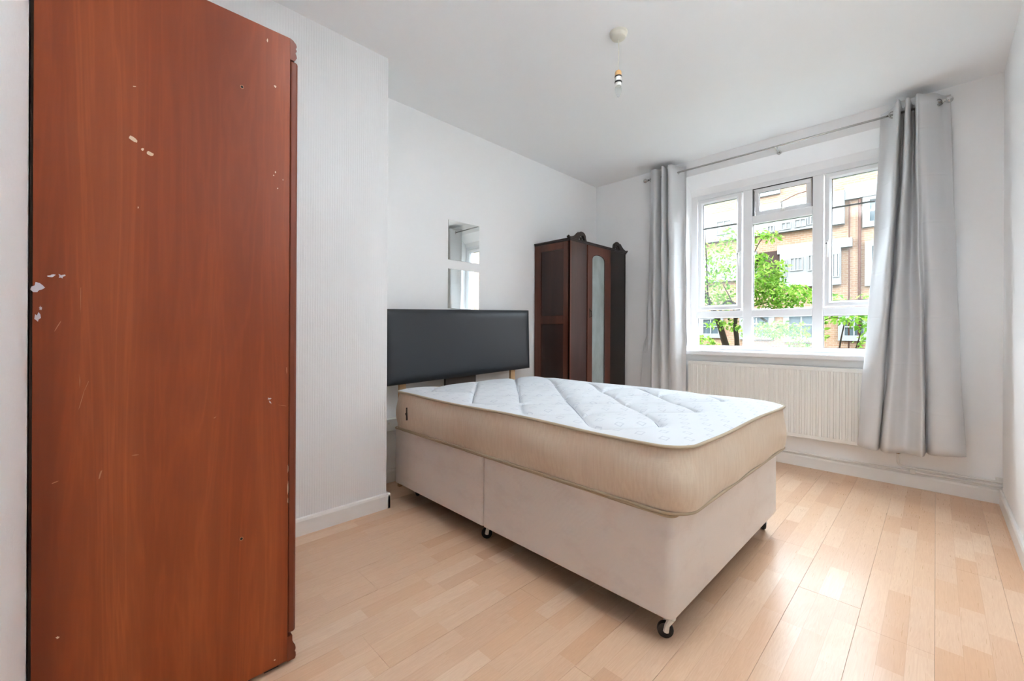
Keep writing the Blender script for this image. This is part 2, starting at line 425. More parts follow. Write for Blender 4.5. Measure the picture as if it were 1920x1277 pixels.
st(MB().box(L - .3, RX + .3, BK - .3, W + .3, H, H + .2), 'ceiling', 'ceiling', 'flat white painted ceiling')
st(MB().box(L - .3, L, BK - .3, W + .3, -.02, H + .02), 'wall_left', 'paint', 'smooth white wall behind the bed headboard')
st(MB().box(RX, RX + .3, BK - .3, W + .3, -.02, H + .02), 'wall_right', 'paint', 'white wall at the right edge of the room')
st(MB().box(L - .3, RX + .3, BK - .3, BK, -.02, H + .02), 'wall_back', 'wallpaper', 'white rib textured wall behind the tall cherry wardrobe')
st(MB().box(L - .05, B, BK - .3, E_, -.02, H + .02), 'wall_chimney', 'wallpaper', 'projecting chimney breast with ribbed white wallpaper', bevel=.006)
ww = MB()
ww.box(L - .3, OX0, W, W + .3, -.02, H + .02).box(OX1, RX + .3, W, W + .3, -.02, H + .02)
ww.box(OX0, OX1, W, W + .3, -.02, OZ0).box(OX0, OX1, W + .1, W + .3, 2.50, H + .02)
ww.prism([(W, OZ1), (W + .116, 2.43), (W + .14, 2.372), (W + .30, 2.372), (W + .30, H + .02), (W, H + .02)], OX0, OX1, 'x')
st(ww, 'wall_window', 'paint', 'white window wall with deep splayed opening')
def board(name, prof_axis, a, b, fn, label):
    m_ = MB(); prof = [(0, 0), (.015, 0), (.015, .074), (.011, .086), (.004, .09), (0, .09)]
    m_.prism([fn(u, v) for u, v in prof], a, b, prof_axis); return st(m_, name, 'trim', label)
board('baseboard_window', 'x', L, RX, lambda u, v: (W - u, v), 'white baseboard under the radiator')
board('baseboard_right', 'y', BK, W, lambda u, v: (RX - u, v), 'white baseboard along the right wall')
board('baseboard_chimney', 'y', BK, E_ + .015, lambda u, v: (B + u, v), 'white baseboard at the foot of the chimney breast')
board('baseboard_left', 'y', E_, W, lambda u, v: (L + u, v), 'white baseboard behind the bed')
st(MB().box(L, B + .015, E_, E_ + .015, 0, .088), 'baseboard_return', 'trim')
# window board
wb = MB().prism([(3.965, .852), (3.958, .858), (3.956, .885), (3.962, .893), (FY + .03, .900), (FY + .03, .852)], OX0 - .03, OX1 + .03, 'x')
st(wb, 'trim_1', 'upvc', 'white window sill board above the radiator')
st(MB().box(OX0 - .02, OX1 + .02, W - .012, W, .800, .852), 'trim_2', 'trim', 'white moulding strip under the window sill')

# ================================================================== WINDOW
win = struct('window_1', 'white plastic casement window with three columns of panes')
def bar(mb, x0, x1, z0, z1, y0=FY, y1=FY + .065): mb.box(x0, x1, y0, y1, z0, z1)
ZB, ZT = .9, 2.376; XA, XB = -1.666, -.19
def rail(name, x0, x1, z0, z1, y0=FY, y1=FY + .065, bev=.005, mat='upvc', par=win):
    return MB().box(x0, x1, y0, y1, z0, z1).build(name, mat, par, bevel=bev, seg=2)
rail('outer_frame_jamb', XA - .03, -1.632, ZB - .01, ZT + .01); rail('outer_frame_jamb', -.222, XB + .02, ZB - .01, ZT + .01)
rail('frame_head', -1.632, -.222, 2.330, ZT + .01); rail('frame_sill', -1.632, -.222, ZB - .01, .938)
MU = [(-1.228, -1.152), (-.712, -.640)]
for a, b in MU: rail('mullion', a, b, .938, 2.330, FY - .002)
ROWS = (1.196, 1.262)
for a, b in ((-1.632, -1.228), (-1.152, -.712), (-.640, -.222)): rail('transom', a, b, ROWS[0], ROWS[1])
rail('transom', -1.152, -.712, 2.022, 2.092)
def pane(x0, x1, z0, z1, mat='glass', y=FY + .035, par=win):
    g = .008; o = MB().box(x0 - .004, x1 + .004, y - .002, y + .002, z0 - .004, z1 + .004).build('pane', mat, par)
    m_ = MB(); r_ = .0035
    for q in ((x0, x1, z0, z0 + r_), (x0, x1, z1 - r_, z1), (x0, x0 + r_, z0, z1), (x1 - r_, x1, z0, z1)): m_.box(q[0], q[1], y - .006, y - .0025, q[2], q[3])
    m_.build('glazing_gasket', 'rubber', par); return o
pane(-1.632, -1.228, .938, ROWS[0]); pane(-1.152, -.712, .938, ROWS[0], 'fog_glass'); pane(-.640, -.222, .938, ROWS[0])
pane(-1.152, -.712, ROWS[1], 2.022)
def sash(x0, x1, z0, z1, gm, hx):
    e = bpy.data.objects.new('sash', None); COL.objects.link(e); e.parent = win
    t = .044; y0, y1 = FY - .016, FY + .045
    m_ = MB(); prof = [(0, 0), (0, .012), (.006, .016), (.03, .016), (t, .002), (t, -.04), (0, -.04)]   # (inward, proud)
    # mitred frame
    loop = [(x0, z0, 1, 1), (x1, z0, -1, 1), (x1, z1, -1, -1), (x0, z1, 1, -1)]
    vs = []; n = len(prof)
    for (x, z, sx, sz) in loop:
        for (i_, p_) in prof: vs.append((x + sx * i_, FY - p_, z + sz * i_))
    fs = []
    for c_ in range(4):
        d_ = (c_ + 1) % 4
        for k_ in range(n): fs.append((c_ * n + k_, c_ * n + (k_ + 1) % n, d_ * n + (k_ + 1) % n, d_ * n + k_))
    m_.add(vs, fs).build('sash_frame', 'upvc', e)
    pane(x0 + t, x1 - t, z0 + t, z1 - t, gm, FY + .012, e)
    zb = 2.048; MB().box(x0 + t, x1 - t, FY + .002, FY + .009, zb - .006, zb + .006).build('cross_strip', 'pane_strip', e)  # thin grey strip across the side sash pane
    # handle
    h = MB(); zc = 1.76
    h.box(hx - .012, hx + .012, FY - .028, FY - .015, zc - .03, zc + .035)
    h.tube([(hx, FY - .028, zc + .015), (hx, FY - .045, zc + .012), (hx + .002, FY - .05, zc - .02), (hx + .004, FY - .047, zc - .105)], [.008, .009, .009, .006], 8)
    h.build('handle', 'white_plastic', e, bevel=.002)
    MB().lathe([(.0045, 0), (.0045, -.004)], (hx, FY - .055, zc + .004), 10, 'y').build('key_button', 'rubber', e)
M['pane_strip'] = plain('grey_pane_strip', srgb(120, 122, 122), .5)
sash(-1.620, -1.236, 1.272, 2.324, 'hazy_glass', -1.256)
sash(-.630, -.240, 1.268, 2.322, 'vent_glass', -.612)
# tilted top vent, hinged at the top and open at the foot
ev = bpy.data.objects.new('top_vent', None); COL.objects.link(ev); ev.parent = win; ev.location = (0, FY + .008, 2.322)
vx0, vx1, vh, t = -1.140, -.724, .226, .034
m_ = MB(); m_.box(vx0, vx1, 0, .035, -t, 0).box(vx0, vx1, 0, .035, -vh, -vh + t).box(vx0, vx0 + t, 0, .035, -vh + t, -t).box(vx1 - t, vx1, 0, .035, -vh + t, -t)
m_.build('sash_frame', 'upvc', ev, bevel=.003)
MB().box(vx0 + t, vx1 - t, .016, .02, -vh + t, -t).build('pane', 'vent_glass', ev)
m2 = MB()
for q in ((vx0 + t, vx1 - t, -t - .003, -t), (vx0 + t, vx1 - t, -vh + t, -vh + t + .003), (vx0 + t, vx0 + t + .003, -vh + t, -t), (vx1 - t - .003, vx1 - t, -vh + t, -t)): m2.box(q[0], q[1], .010, .0155, q[2], q[3])
m2.build('glazing_gasket', 'rubber', ev)
mh = MB().box(-.945, -.915, -.014, 0, -vh + .004, -vh + .030); mh.tube([(-.93, -.014, -vh + .015), (-.93, -.022, -vh + .02), (-.93, -.024, -vh + .085)], .005, 8)
mh.build('handle', 'white_plastic', ev, bevel=.002)
ev.rotation_euler = (math.radians(9), 0, 0)
rail('vent_packer', -1.152, -.712, 2.316, 2.331, FY + .01)
MB().box(-1.152, -1.146, FY + .004, FY + .05, 2.092, 2.33).box(-.718, -.712, FY + .004, FY + .05, 2.092, 2.33).box(-1.15, -.714, FY + .004, FY + .05, 2.324, 2.33).build('weather_seal', 'rubber', win)

# ================================================================== HEATING
rad = thing('radiator', 'long cream ribbed panel radiator under the window', 'radiator', (-.945, W, .24))
x0, x1 = -1.625, -.265; z0, z1 = .24, .798; pitch = .0357
m_ = Off(rad.location); n = int((x1 - x0 - .05) / pitch); prof = [(x0, 3.928), (x0 + .02, 3.928)]
xs = x0 + .025
for i in range(n):
    a = xs + i * pitch; prof += [(a + .002, 3.928), (a + .007, 3.920), (a + .024, 3.920), (a + .029, 3.928)]
prof += [(x1, 3.928), (x1, 3.945), (x0, 3.945)]
m_.prism(prof, z0 + .03, z1 - .03, 'z').build('ribbed_panel', 'radiator', rad, fix=True)
m_ = Off(rad.location); m_.box(x0, x1, 3.926, 3.947, z1 - .031, z1).box(x0, x1, 3.926, 3.947, z0, z0 + .031); m_.build('rail', 'radiator', rad, bevel=.004)
m_ = Off(rad.location); m_.box(x0 + .03, x1 - .03, 3.965, 3.978, z0 + .02, z1 - .02).box(x0 + .04, x0 + .06, 3.945, W, z0 + .1, z1 - .1).box(x1 - .06, x1 - .04, 3.945, W, z0 + .1, z1 - .1)
m_.build('rear_panel', 'radiator', rad)
m_ = Off(rad.location); m_.lathe([(.011, .226), (.014, .230), (.014, .252), (.009, .256)], (-.184, 3.955, 0), 12); m_.tube([(-.184, 3.955, .245), (-.25, 3.95, .262), (-.27, 3.94, .265)], .007, 8)
m_.build('valve', 'chrome', rad, auto=True)
p1 = thing('heating_pipe', 'upper white heating pipe bending down from the radiator valve', 'pipe', (-.1, 3.97, .13))
m_ = Off(p1.location); m_.tube(catmull([(-.184, 3.955, .232), (-.184, 3.957, .19), (-.180, 3.965, .155), (-.155, 3.975, .138), (-.12, 3.978, .135), (.0, 3.978, .1355), (.30, 3.978, .138)], 5), .0075, 10).build('pipe_run', 'trim', p1, smooth=True)
m_ = Off(p1.location); m_.box(.262, .293, 3.968, 3.989, .146, .165); m_.build('pipe_clip', 'trim', p1)
p2 = thing('heating_pipe', 'lower white heating pipe running the full length of the baseboard', 'pipe', (-1.2, 3.98, .11))
m_ = Off(p2.location); m_.tube([(L + .02, 3.980, .101), (-1.5, 3.980, .103), (-.7, 3.980, .107), (.30, 3.980, .115)], .0075, 10).build('pipe_run', 'trim', p2, smooth=True)
m_ = Off(p2.location); m_.box(-.125, -.095, 3.972, W, .098, .128); m_.build('pipe_clip', 'white_plastic', p2, bevel=.002)

# ================================================================== CURTAINS
ry, rz_ = 3.915, 2.567
rod = thing('curtain_rod', 'thin nickel curtain rod across the window with ball finials', 'curtain rod', (-.93, ry, rz_))
m_ = Off(rod.location); m_.tube([(-2.02, ry, rz_ + .004), (-.93, ry, rz_ - .002), (.02, ry, rz_)], .0075, 12).build('rod', 'chrome', rod, smooth=True)
for x, s_ in ((-2.02, -1), (.02, 1)):
    m_ = Off(rod.location); m_.lathe([(.004, 0), (.011, s_ * .002), (.011, s_ * .010), (.006, s_ * .013), (.013, s_ * .020), (.0195, s_ * .030), (.0195, s_ * .040), (.013, s_ * .050), (.003, s_ * .054)], (x, ry, rz_ + (.004 if s_ < 0 else 0)), 16, 'x')
    m_.build('finial', 'chrome', rod, smooth=True)
for x in (-1.975, -.915, -.035):
    m_ = Off(rod.location); m_.tube([(x, W, rz_ - .025), (x, ry + .02, rz_ - .022), (x, ry, rz_ - .009)], .005, 8).lathe([(.018, 0), (.018, -.005), (.008, -.007)], (x, W, rz_ - .025), 14, 'y').box(x - .006, x + .006, ry - .009, ry + .009, rz_ - .013, rz_ - .006)
    m_.build('bracket', 'chrome', rod, auto=True)

def curtain(name, label, loc, top, bot, zt, zb, eyelets, seed):
    """top/bot: matching lists of (x, y) fold control points"""
    rr = random.Random(seed); e = thing(name, label, 'curtain', loc); per = 7
    T = catmull([(x, y, 0) for x, y in top], per); Bm = catmull([(x, y, 0) for x, y in bot], per)
    rows = 44; vs = []; nc = len(T); ph = [rr.uniform(0, 6) for _ in range(6)]
    for r in range(rows + 1):
        v = r / rows; s = .12 * v + .88 * v ** 1.25 if v < 1 else 1
        for c_ in range(nc):
            p = T[c_].lerp(Bm[c_], s)
            u = c_ / nc
            wob = .006 * math.sin(9 * v + ph[0] + 7 * u) * v + .004 * math.sin(23 * v + ph[1] + 13 * u) * min(1, v * 3)
            zz = zt + (zb(p.x) - zt) * v
            zz += .004 * math.sin(u * 40 + ph[2]) * (1 - v) * (1 if r == 0 else 0)
            ymax = 3.985 if zz > 1.0 else 3.905 + max(0, (zz - .85) / .15) * .04 if zz > .85 else 3.905
            vs.append(Vector((p.x + wob * .5, min(p.y + wob, ymax), zz)) - Vector(loc))
    fs = [(r * nc + c_, r * nc + c_ + 1, (r + 1) * nc + c_ + 1, (r + 1) * nc + c_) for r in range(rows) for c_ in range(nc - 1)]
    o = MB().add(vs, fs).build('cloth', 'curtain', e, smooth=True, fix=False)
    so = o.modifiers.new('thick', 'SOLIDIFY'); so.thickness = .0016; so.offset = 0
    for (x, y, yaw) in eyelets:
        pts = [(math.cos(a) * .0215, 0, math.sin(a) * .0215) for a in [2 * PI * k / 20 for k in range(20)]]
        ey = MB().tube(pts, .0045, 8, closed=True).build('eyelet', 'chrome', e, smooth=True)
        ey.location = Vector((x, y, rz_)) - Vector(loc); ey.rotation_euler = (0, 0, yaw)
    return e
curtain('curtain', 'silver grey eyelet curtain hanging left of the window beside the dark wardrobe', (-1.86, ry, 2.62),
    [(-2.01, 3.975), (-1.995, 3.92), (-1.965, 3.855), (-1.905, 3.84), (-1.885, 3.97), (-1.862, 3.975), (-1.850, 3.838), (-1.828, 3.838), (-1.822, 3.972), (-1.802, 3.972), (-1.790, 3.84), (-1.750, 3.85), (-1.728, 3.92), (-1.695, 3.985), (-1.672, 3.98)],
    [(-2.10, 3.965), (-2.045, 3.905), (-2.00, 3.955), (-1.95, 3.84), (-1.915, 3.86), (-1.885, 3.965), (-1.858, 3.845), (-1.815, 3.835), (-1.795, 3.90), (-1.782, 3.965), (-1.755, 3.85), (-1.70, 3.835), (-1.675, 3.86), (-1.655, 3.92), (-1.625, 3.90)],
    2.632, lambda x: .27, [(-1.985, ry, .5), (-1.737, ry, .9)], 3)
curtain('curtain', 'silver grey eyelet curtain hanging right of the window down past the radiator', (-.1, ry, 2.62),
    [(-.285, 3.985), (-.245, 3.975), (-.215, 3.92), (-.196, 3.838), (-.178, 3.84), (-.172, 3.965), (-.156, 3.97), (-.148, 3.835), (-.130, 3.835), (-.122, 3.965), (-.108, 3.965), (-.100, 3.832), (-.080, 3.826), (-.045, 3.85), (-.005, 3.90), (.030, 3.955), (.062, 3.975)],
    [(-.392, 3.86), (-.388, 3.82), (-.352, 3.785), (-.305, 3.79), (-.283, 3.82), (-.277, 3.95), (-.266, 3.83), (-.235, 3.80), (-.190, 3.84), (-.140, 3.865), (-.095, 3.82), (-.052, 3.775), (-.040, 3.935), (-.026, 3.84), (.030, 3.80), (.095, 3.81), (.132, 3.855)],
    2.622, lambda x: .270 - .02 * math.sin((x + .39) * 9), [(-.218, ry, .6), (.008, ry, .7)], 5)

# ================================================================== DIVAN BED
BO, BA = (-2.4266, 1.364), -.0061
BLn, BWd, BZ0, BZ1 = 1.819, 1.262, .0976, .449
def rrect(x0, x1, y0, y1, r, n=8):
    out = []
    for cx_, cy_, a0 in ((x1 - r, y0 + r, -PI / 2), (x1 - r, y1 - r, 0), (x0 + r, y1 - r, PI / 2), (x0 + r, y0 + r, PI)):
        for k_ in range(n + 1):
            a = a0 + PI / 2 * k_ / n; out.append((cx_ + r * math.cos(a), cy_ + r * math.sin(a)))
    return out
div = thing('divan_base', 'cream fabric two-part divan bed base on black castors', 'bed base', (BO[0], BO[1], 0), BA)
SP = .862
def base_section(xa, xb, ra, rb):
    out = []; n = 6
    for cx_, cy_, a0, r in ((xb, 0, -PI / 2, rb), (xb, BWd, 0, rb), (xa, BWd, PI / 2, ra), (xa, 0, PI, ra)):
        sx = -1 if cx_ == xb else 1; sy = 1 if cy_ == 0 else -1
        for k_ in range(n + 1):
            a = a0 + PI / 2 * k_ / n; out.append((cx_ + sx * r + r * math.cos(a), cy_ + sy * r + r * math.sin(a)))
    m_ = MB(); m_.prism(out, BZ0, BZ1 - .004, 'z'); o = m_.build('base_section', 'divan', div, bevel=.006, auto=True)
    # underside lining and top piping as sub-parts
    MB().prism([(x + (.01 if x < (xa + xb) / 2 else -.01), y + (.01 if y < BWd / 2 else -.01)) for x, y in out], BZ0 - .004, BZ0 + .002, 'z').build('dust_cover', 'dark', o)
    MB().tube([(x, y, BZ1 - .006) for x, y in out], .0055, 8, closed=True).build('piping', 'piping', o, smooth=True)
    return o
base_section(0, SP - .0015, .02, .012); base_section(SP + .0015, BLn, .012, .03)
cast = None
def castor(x, y, rz):
    e = bpy.data.objects.new('castor', None); COL.objects.link(e); e.parent = div; e.location = (x, y, 0); e.rotation_euler = (0, 0, rz)
    m_ = MB(); m_.lathe([(.006, -.011), (.020, -.011), (.0265, -.008), (.0275, -.003), (.0275, .003), (.0265, .008), (.020, .011), (.006, .011)], (0, .0, .0275), 20, 'y')
    m_.build('wheel', 'rubber', e, auto=True)
    m_ = MB(); m_.tube([(0, -.0135, .0275), (.004, -.0135, .05), (.018, -.010, .070)], [.010, .009, .012], 8).tube([(0, .0135, .0275), (.004, .0135, .05), (.018, .010, .070)], [.010, .009, .012], 8)
    m_.lathe([(.012, .062), (.015, .066), (.015, .075), (.006, .076), (.006, .094)], (.020, 0, 0), 12)
    m_.build('fork', 'white_plastic', e, auto=True)
for x, y, r in ((BLn - .05, .055, .6), (BLn - .055, BWd - .055, 2.2), (SP - .05, .072, .8), (SP - .1, BWd - .06, 1), (.08, .12, 2.8), (.08, BWd - .08, .3)): castor(x, y, r)

# mattress ---------------------------------------------------------
mat_ = thing('mattress', 'double mattress with quilted white top and beige ribbed border', 'mattress', (BO[0], BO[1], BZ1), BA)
MX0, MX1, MY0, MY1 = .012, 1.868, -.022, 1.272
ZE, ZC = .676 - BZ1, .704 - BZ1
Q = [[(-2.191, 1.479), (-2.287, 1.572), (-2.4, 1.745), (-2.409, 1.901)],
[(-2.191, 1.479), (-2.124, 1.461), (-1.924, 1.589)],
[(-2.301, 1.934), (-2.039, 1.707), (-1.735, 1.436), (-1.676, 1.41), (-1.553, 1.436), (-1.459, 1.515)],
[(-2.349, 1.983), (-2.40, 2.083), (-2.42, 2.276), (-2.392, 2.396)],
[(-2.39, 2.399), (-1.959, 1.998), (-1.493, 1.553)],
[(-2.39, 2.399), (-2.40, 2.491), (-2.34, 2.57), (-2.236, 2.58), (-2.017, 2.417), (-1.489, 1.894)],
[(-1.446, 1.509), (-1.363, 1.429), (-1.3, 1.394), (-1.21, 1.431), (-1.092, 1.509)],
[(-1.489, 1.894), (-1.401, 1.815), (-1.242, 1.668), (-1.06, 1.492)],
[(-1.824, 1.534), (-1.65, 1.706), (-1.485, 1.888)],
[(-1.461, 1.521), (-1.284, 1.694)],
[(-1.969, 2.381), (-1.871, 2.445), (-1.777, 2.522), (-1.675, 2.455), (-1.554, 2.331)],
[(-1.407, 1.812), (-1.243, 1.661), (-1.076, 1.507), (-0.965, 1.411), (-0.916, 1.399), (-0.886, 1.406), (-0.83, 1.455), (-0.782, 1.515), (-0.754, 1.564), (-0.79, 1.621), (-0.821, 1.658), (-0.922, 1.75), (-1.109, 1.904), (-1.254, 2.049), (-1.431, 2.194)],
[(-1.431, 2.194), (-1.466, 2.349), (-1.423, 2.466), (-1.338, 2.488), (-1.24, 2.4), (-1.116, 2.276), (-0.969, 2.14), (-0.862, 2.065), (-0.807, 2.01), (-0.769, 1.961)],
[(-0.768, 1.956), (-0.829, 1.881), (-0.922, 1.759), (-1.0, 1.667), (-1.051, 1.59), (-1.076, 1.507)],
[(-1.116, 2.276), (-1.092, 2.411), (-1.014, 2.541), (-0.931, 2.528), (-0.86, 2.446), (-0.801, 2.364), (-0.849, 2.277), (-0.945, 2.143), (-1.032, 2.029), (-1.099, 1.915), (-1.189, 1.798), (-1.268, 1.694)],
[(-1.431, 2.194), (-1.553, 2.325)],
[(-1.14, 2.277), (-1.23, 2.153), (-1.267, 2.051), (-1.453, 1.862)],
[(-1.455, 2.199), (-1.59, 2.085), (-1.78, 1.90), (-1.97, 1.70)],
[(-1.75, 2.28), (-1.95, 2.08), (-2.15, 1.86)]]
segs = []
for q in Q:
    c_ = [(p.x - BO[0], p.y - BO[1]) for p in catmull([(a, b, 0) for a, b in q], 5)]
    segs += list(zip(c_[:-1], c_[1:]))
NX, NY = 340, 240; rcor = .10
cx0, cy0, hx, hy = (MX0 + MX1) / 2, (MY0 + MY1) / 2, (MX1 - MX0) / 2, (MY1 - MY0) / 2
gx = np.linspace(-1, 1, NX); gy = np.linspace(-1, 1, NY)
GX, GY = np.meshgrid(gx, gy, indexing='ij')
s = np.maximum(np.maximum(np.abs(GX), np.abs(GY)), 1e-9)
qx, qy = GX / s * hx, GY / s * hy
ax_, ay_ = hx - rcor, hy - rcor
ddx, ddy = np.abs(qx) - ax_, np.abs(qy) - ay_
inc = (ddx > 0) & (ddy > 0); nrm = np.sqrt(ddx ** 2 + ddy ** 2) + 1e-12
nx_ = np.where(inc, np.sign(qx) * (ax_ + rcor * ddx / nrm), qx); ny_ = np.where(inc, np.sign(qy) * (ay_ + rcor * ddy / nrm), qy)
PX, PY = nx_ * s + cx0, ny_ * s + cy0
D = np.full(PX.shape, 9.0)
for (a, b), (c_, d_) in segs:
    vx, vy = c_ - a, d_ - b; ll = vx * vx + vy * vy + 1e-12
    t = np.clip(((PX - a) * vx + (PY - b) * vy) / ll, 0, 1)
    D = np.minimum(D, np.hypot(PX - a - t * vx, PY - b - t * vy))
edge = np.minimum(np.minimum(PX - MX0, MX1 - PX), np.minimum(PY - MY0, MY1 - PY)); edge = np.minimum(edge, (1 - s) * hy)
Z = ZE + (ZC - ZE) * (1 - np.exp(-np.maximum(edge, 0) / .05)) - .014 * np.exp(-(D / .008) ** 2) - .012 * np.exp(-(D / .032) ** 2)
Z += .003 * np.sin(PX * 7 + 1) * np.sin(PY * 9 + 2) * np.clip(edge / .2, 0, 1)
def edge_wave(x, y): return .0035 * np.sin(x * 6.5 + .6) + .003 * np.sin(y * 8 + 2)
Z += edge_wave(PX, PY) * np.exp(-np.maximum(edge, 0) / .1)
vs = np.stack([PX.ravel(), PY.ravel(), Z.ravel()], 1)
idx = np.arange(NX * NY).reshape(NX, NY)
fs = np.stack([idx[:-1, :-1].ravel(), idx[1:, :-1].ravel(), idx[1:, 1:].ravel(), idx[:-1, 1:].ravel()], 1)
MB().add(vs.tolist(), fs.tolist()).build('quilted_top', 'mattress_top', mat_, smooth=True, fix=False)
# stitched quilting seams lying in the grooves
stm = MB()
def ztop(x, y):
    e_ = max(0, min(x - MX0, MX1 - x, y - MY0, MY1 - y))
    return ZE + (ZC - ZE) * (1 - math.exp(-e_ / .05)) - .0255 + .003 * math.sin(x * 7 + 1) * math.sin(y * 9 + 2) * min(1, e_ / .2)
for q in Q:
    pts = [(p.x - BO[0], p.y - BO[1]) for p in catmull([(a, b, 0) for a, b in q], 6)]
    pts = [(x, y, ztop(x, y) + .0012) for x, y in pts]; stm.tube(pts, .0017, 5)
so_ = stm.build('quilt_stitching', 'thread', mat_, smooth=True); so_['kind'] = 'stuff'
ring = [idx[i, 0] for i in range(NX)] + [idx[NX - 1, j] for j in range(1, NY)] + [idx[i, NY - 1] for i in range(NX - 2, -1, -1)] + [idx[0, j] for j in range(NY - 2, 0, -1)]
ring = ring[::3]; RP = [vs[i] for i in ring]; n = len(RP)
vv = []; K = 10
for k_ in range(K + 1):
    f = k_ / K; z_ = .012
    for p in RP:
        out = .012 * math.sin(PI * f) - .004
        dx_, dy_ = p[0] - cx0, p[1] - cy0
        ox = out * (1 if dx_ > hx - rcor else -1 if dx_ < -hx + rcor else 0); oy = out * (1 if dy_ > hy - rcor else -1 if dy_ < -hy + rcor else 0)
        bul = .003 * math.sin(p[0] * 14 + f * 5) + .003 * math.sin(p[1] * 17 + f * 4)
        zb_ = z_ + f * (p[2] - z_)
        vv.append((p[0] + ox * (1) + (bul if ox else 0) * math.copysign(1, dx_), p[1] + oy + (bul if oy else 0) * math.copysign(1, dy_), zb_))
ff = [(k_ * n + i, k_ * n + (i + 1) % n, (k_ + 1) * n + (i + 1) % n, (k_ + 1) * n + i) for k_ in range(K) for i in range(n)] + [tuple(range(n))[::-1]]
MB().add(vv, ff).build('border', 'mattress_side', mat_, smooth=False, auto=True)
for dz_, zf in ((0, None), (0, .011)):
    pts = [(p[0], p[1], (p[2] - .001) if zf is None else zf) for p in RP]
    MB().tube(pts, .0062 if zf is None else .0055, 8, closed=True).build('piping', 'piping', mat_, smooth=True)
# air vent and handle hole in the border
MB().box(.20, .206, MY0 - .0145, MY0 - .006, .075, .150).add([(.190, MY0 - .0150, .112), (.203, MY0 - .0165, .122), (.216, MY0 - .0150, .112), (.203, MY0 - .0165, .102)], [(0, 1, 2, 3)]).build('handle_tear', 'backing', mat_)

# headboard --------------------------------------------------------
hb = thing('headboard', 'black leatherette padded headboard leaning slightly askew behind the mattress', 'headboard', (-2.53, 2.03, .10))
hb.rotation_euler = (0, 0, 0)
m_ = MB(); hw, hh, cz = .685, .252, .97 - .10
NXh, NZh = 60, 28; vs = []; tilt = math.radians(1.9)
for side in (0, 1):
    for i in range(NXh + 1):
        for j in range(NZh + 1):
            u, v = -1 + 2 * i / NXh, -1 + 2 * j / NZh
            u2 = math.copysign(abs(u) ** .8, u); v2 = math.copysign(abs(v) ** .8, v)
            eu, ev_ = (1 - abs(u2)) * hw, (1 - abs(v2)) * hh; ed = min(eu, ev_)
            x = (-.03 if side else .012 + .024 * (1 - math.exp(-ed / .022)) + .006 * (1 - u * u) * (1 - v * v))
            rr_ = .012 if ed < 1e-6 else 0
            yy, zz = u2 * (hw - .0), v2 * hh
            vs.append((x, yy * math.cos(tilt) - zz * math.sin(tilt), cz + yy * math.sin(tilt) + zz * math.cos(tilt)))
G = (NXh + 1) * (NZh + 1); fs = []
I = lambda s_, i, j: s_ * G + i * (NZh + 1) + j
for s_ in (0, 1):
    for i in range(NXh):
        for j in range(NZh):
            q = (I(s_, i, j), I(s_, i + 1, j), I(s_, i + 1, j + 1), I(s_, i, j + 1)); fs.append(q if s_ == 0 else q[::-1])
bd = [(i, 0) for i in range(NXh)] + [(NXh, j) for j in range(NZh)] + [(i, NZh) for i in range(NXh, 0, -1)] + [(0, j) for j in range(NZh, 0, -1)]
for k_ in range(len(bd)):
    a, b = bd[k_], bd[(k_ + 1) % len(bd)]; fs.append((I(0, *a), I(1, *a), I(1, *b), I(0, *b)))
m_.add(vs, fs).build('padded_panel', 'leather', hb, auto=True)
for yy, dz in ((-.53, -.02), (.53, .02)):
    MB().box(-.052, -.030, yy - .025, yy + .025, -.10, cz + dz).build('strut', 'pine', hb, bevel=.002)
MB().box(-.03, -.01, -.19, .10, cz - hh - .065, cz - hh + .03).build('bracket_plate', 'backing', hb, bevel=.002)

# ================================================================== WALL ITEMS
for z0_, z1_, lb in ((1.620, 1.932, 'upper frameless square mirror tile on the wall above the headboard'), (1.238, 1.549, 'lower frameless square mirror tile, its foot just above the headboard')):
    e = thing('mirror_tile', lb, 'mirror', (L, 2.128, z0_), 0, None)
    MB().box(0.0005, .0045, -.158, .158, 0, z1_ - z0_).build('backing', 'chrome', e)
    MB().box(.0045, .0055, -.157, .157, .001, z1_ - z0_ - .001).build('mirror_glass', 'mirror', e)
so = thing('wall_socket', 'white plastic wall socket between chimney breast and bed head', 'socket', (L, 1.49, .40))
MB().box(0, .030, -.073, .073, -.038, .045).build('back_box', 'old_plastic', so, bevel=.003)
MB().box(.030, .036, -.073, .073, -.038, .045).build('face_plate', 'white_plastic', so, bevel=.003)
for q in (-.039, .039): MB().box(.036, .040, q - .006, q + .006, .012, .026).build('switch', 'old_plastic', so, bevel=.001)

# pendant ----------------------------------------------------------
pc = (-1.222, 2.02)
pen = thing('pendant_light', 'bare ceiling pendant on a short white cord with clear bulb', 'pendant light', (pc[0], pc[1], H))
MB().lathe([(.010, -.034), (.030, -.033), (.037, -.029), (.041, -.018), (.046, -.014), (.048, -.004), (.048, 0)], n=32).build('ceiling_rose', 'old_plastic', pen, auto=True)
MB().tube(catmull([(0, 0, -.034), (.001, .001, -.09), (.0015, .001, -.13), (-.001, 0, -.165), (0, 0, -.212)], 6), .0025, 8).build('cord', 'old_plastic', pen, smooth=True)
MB().lathe([(.006, -.206), (.013, -.208), (.0165, -.214), (.0175, -.236)], n=20).build('lamp_holder_cap', 'amber_plastic', pen, auto=True)
MB().lathe([(.0185, -.236), (.0195, -.238), (.0195, -.241), (.0185, -.243)], n=20).build('clamp_ring', 'rubber', pen, auto=True)
MB().lathe([(.0185, -.265), (.0195, -.267), (.0195, -.271), (.0185, -.273)], n=20).build('clamp_ring', 'rubber', pen, auto=True)
MB().lathe([(.0165, -.236), (.0175, -.243), (.0175, -.265), (.0165, -.268), (.0160, -.290)], n=20).build('lamp_holder', 'white_plastic', pen, auto=True)
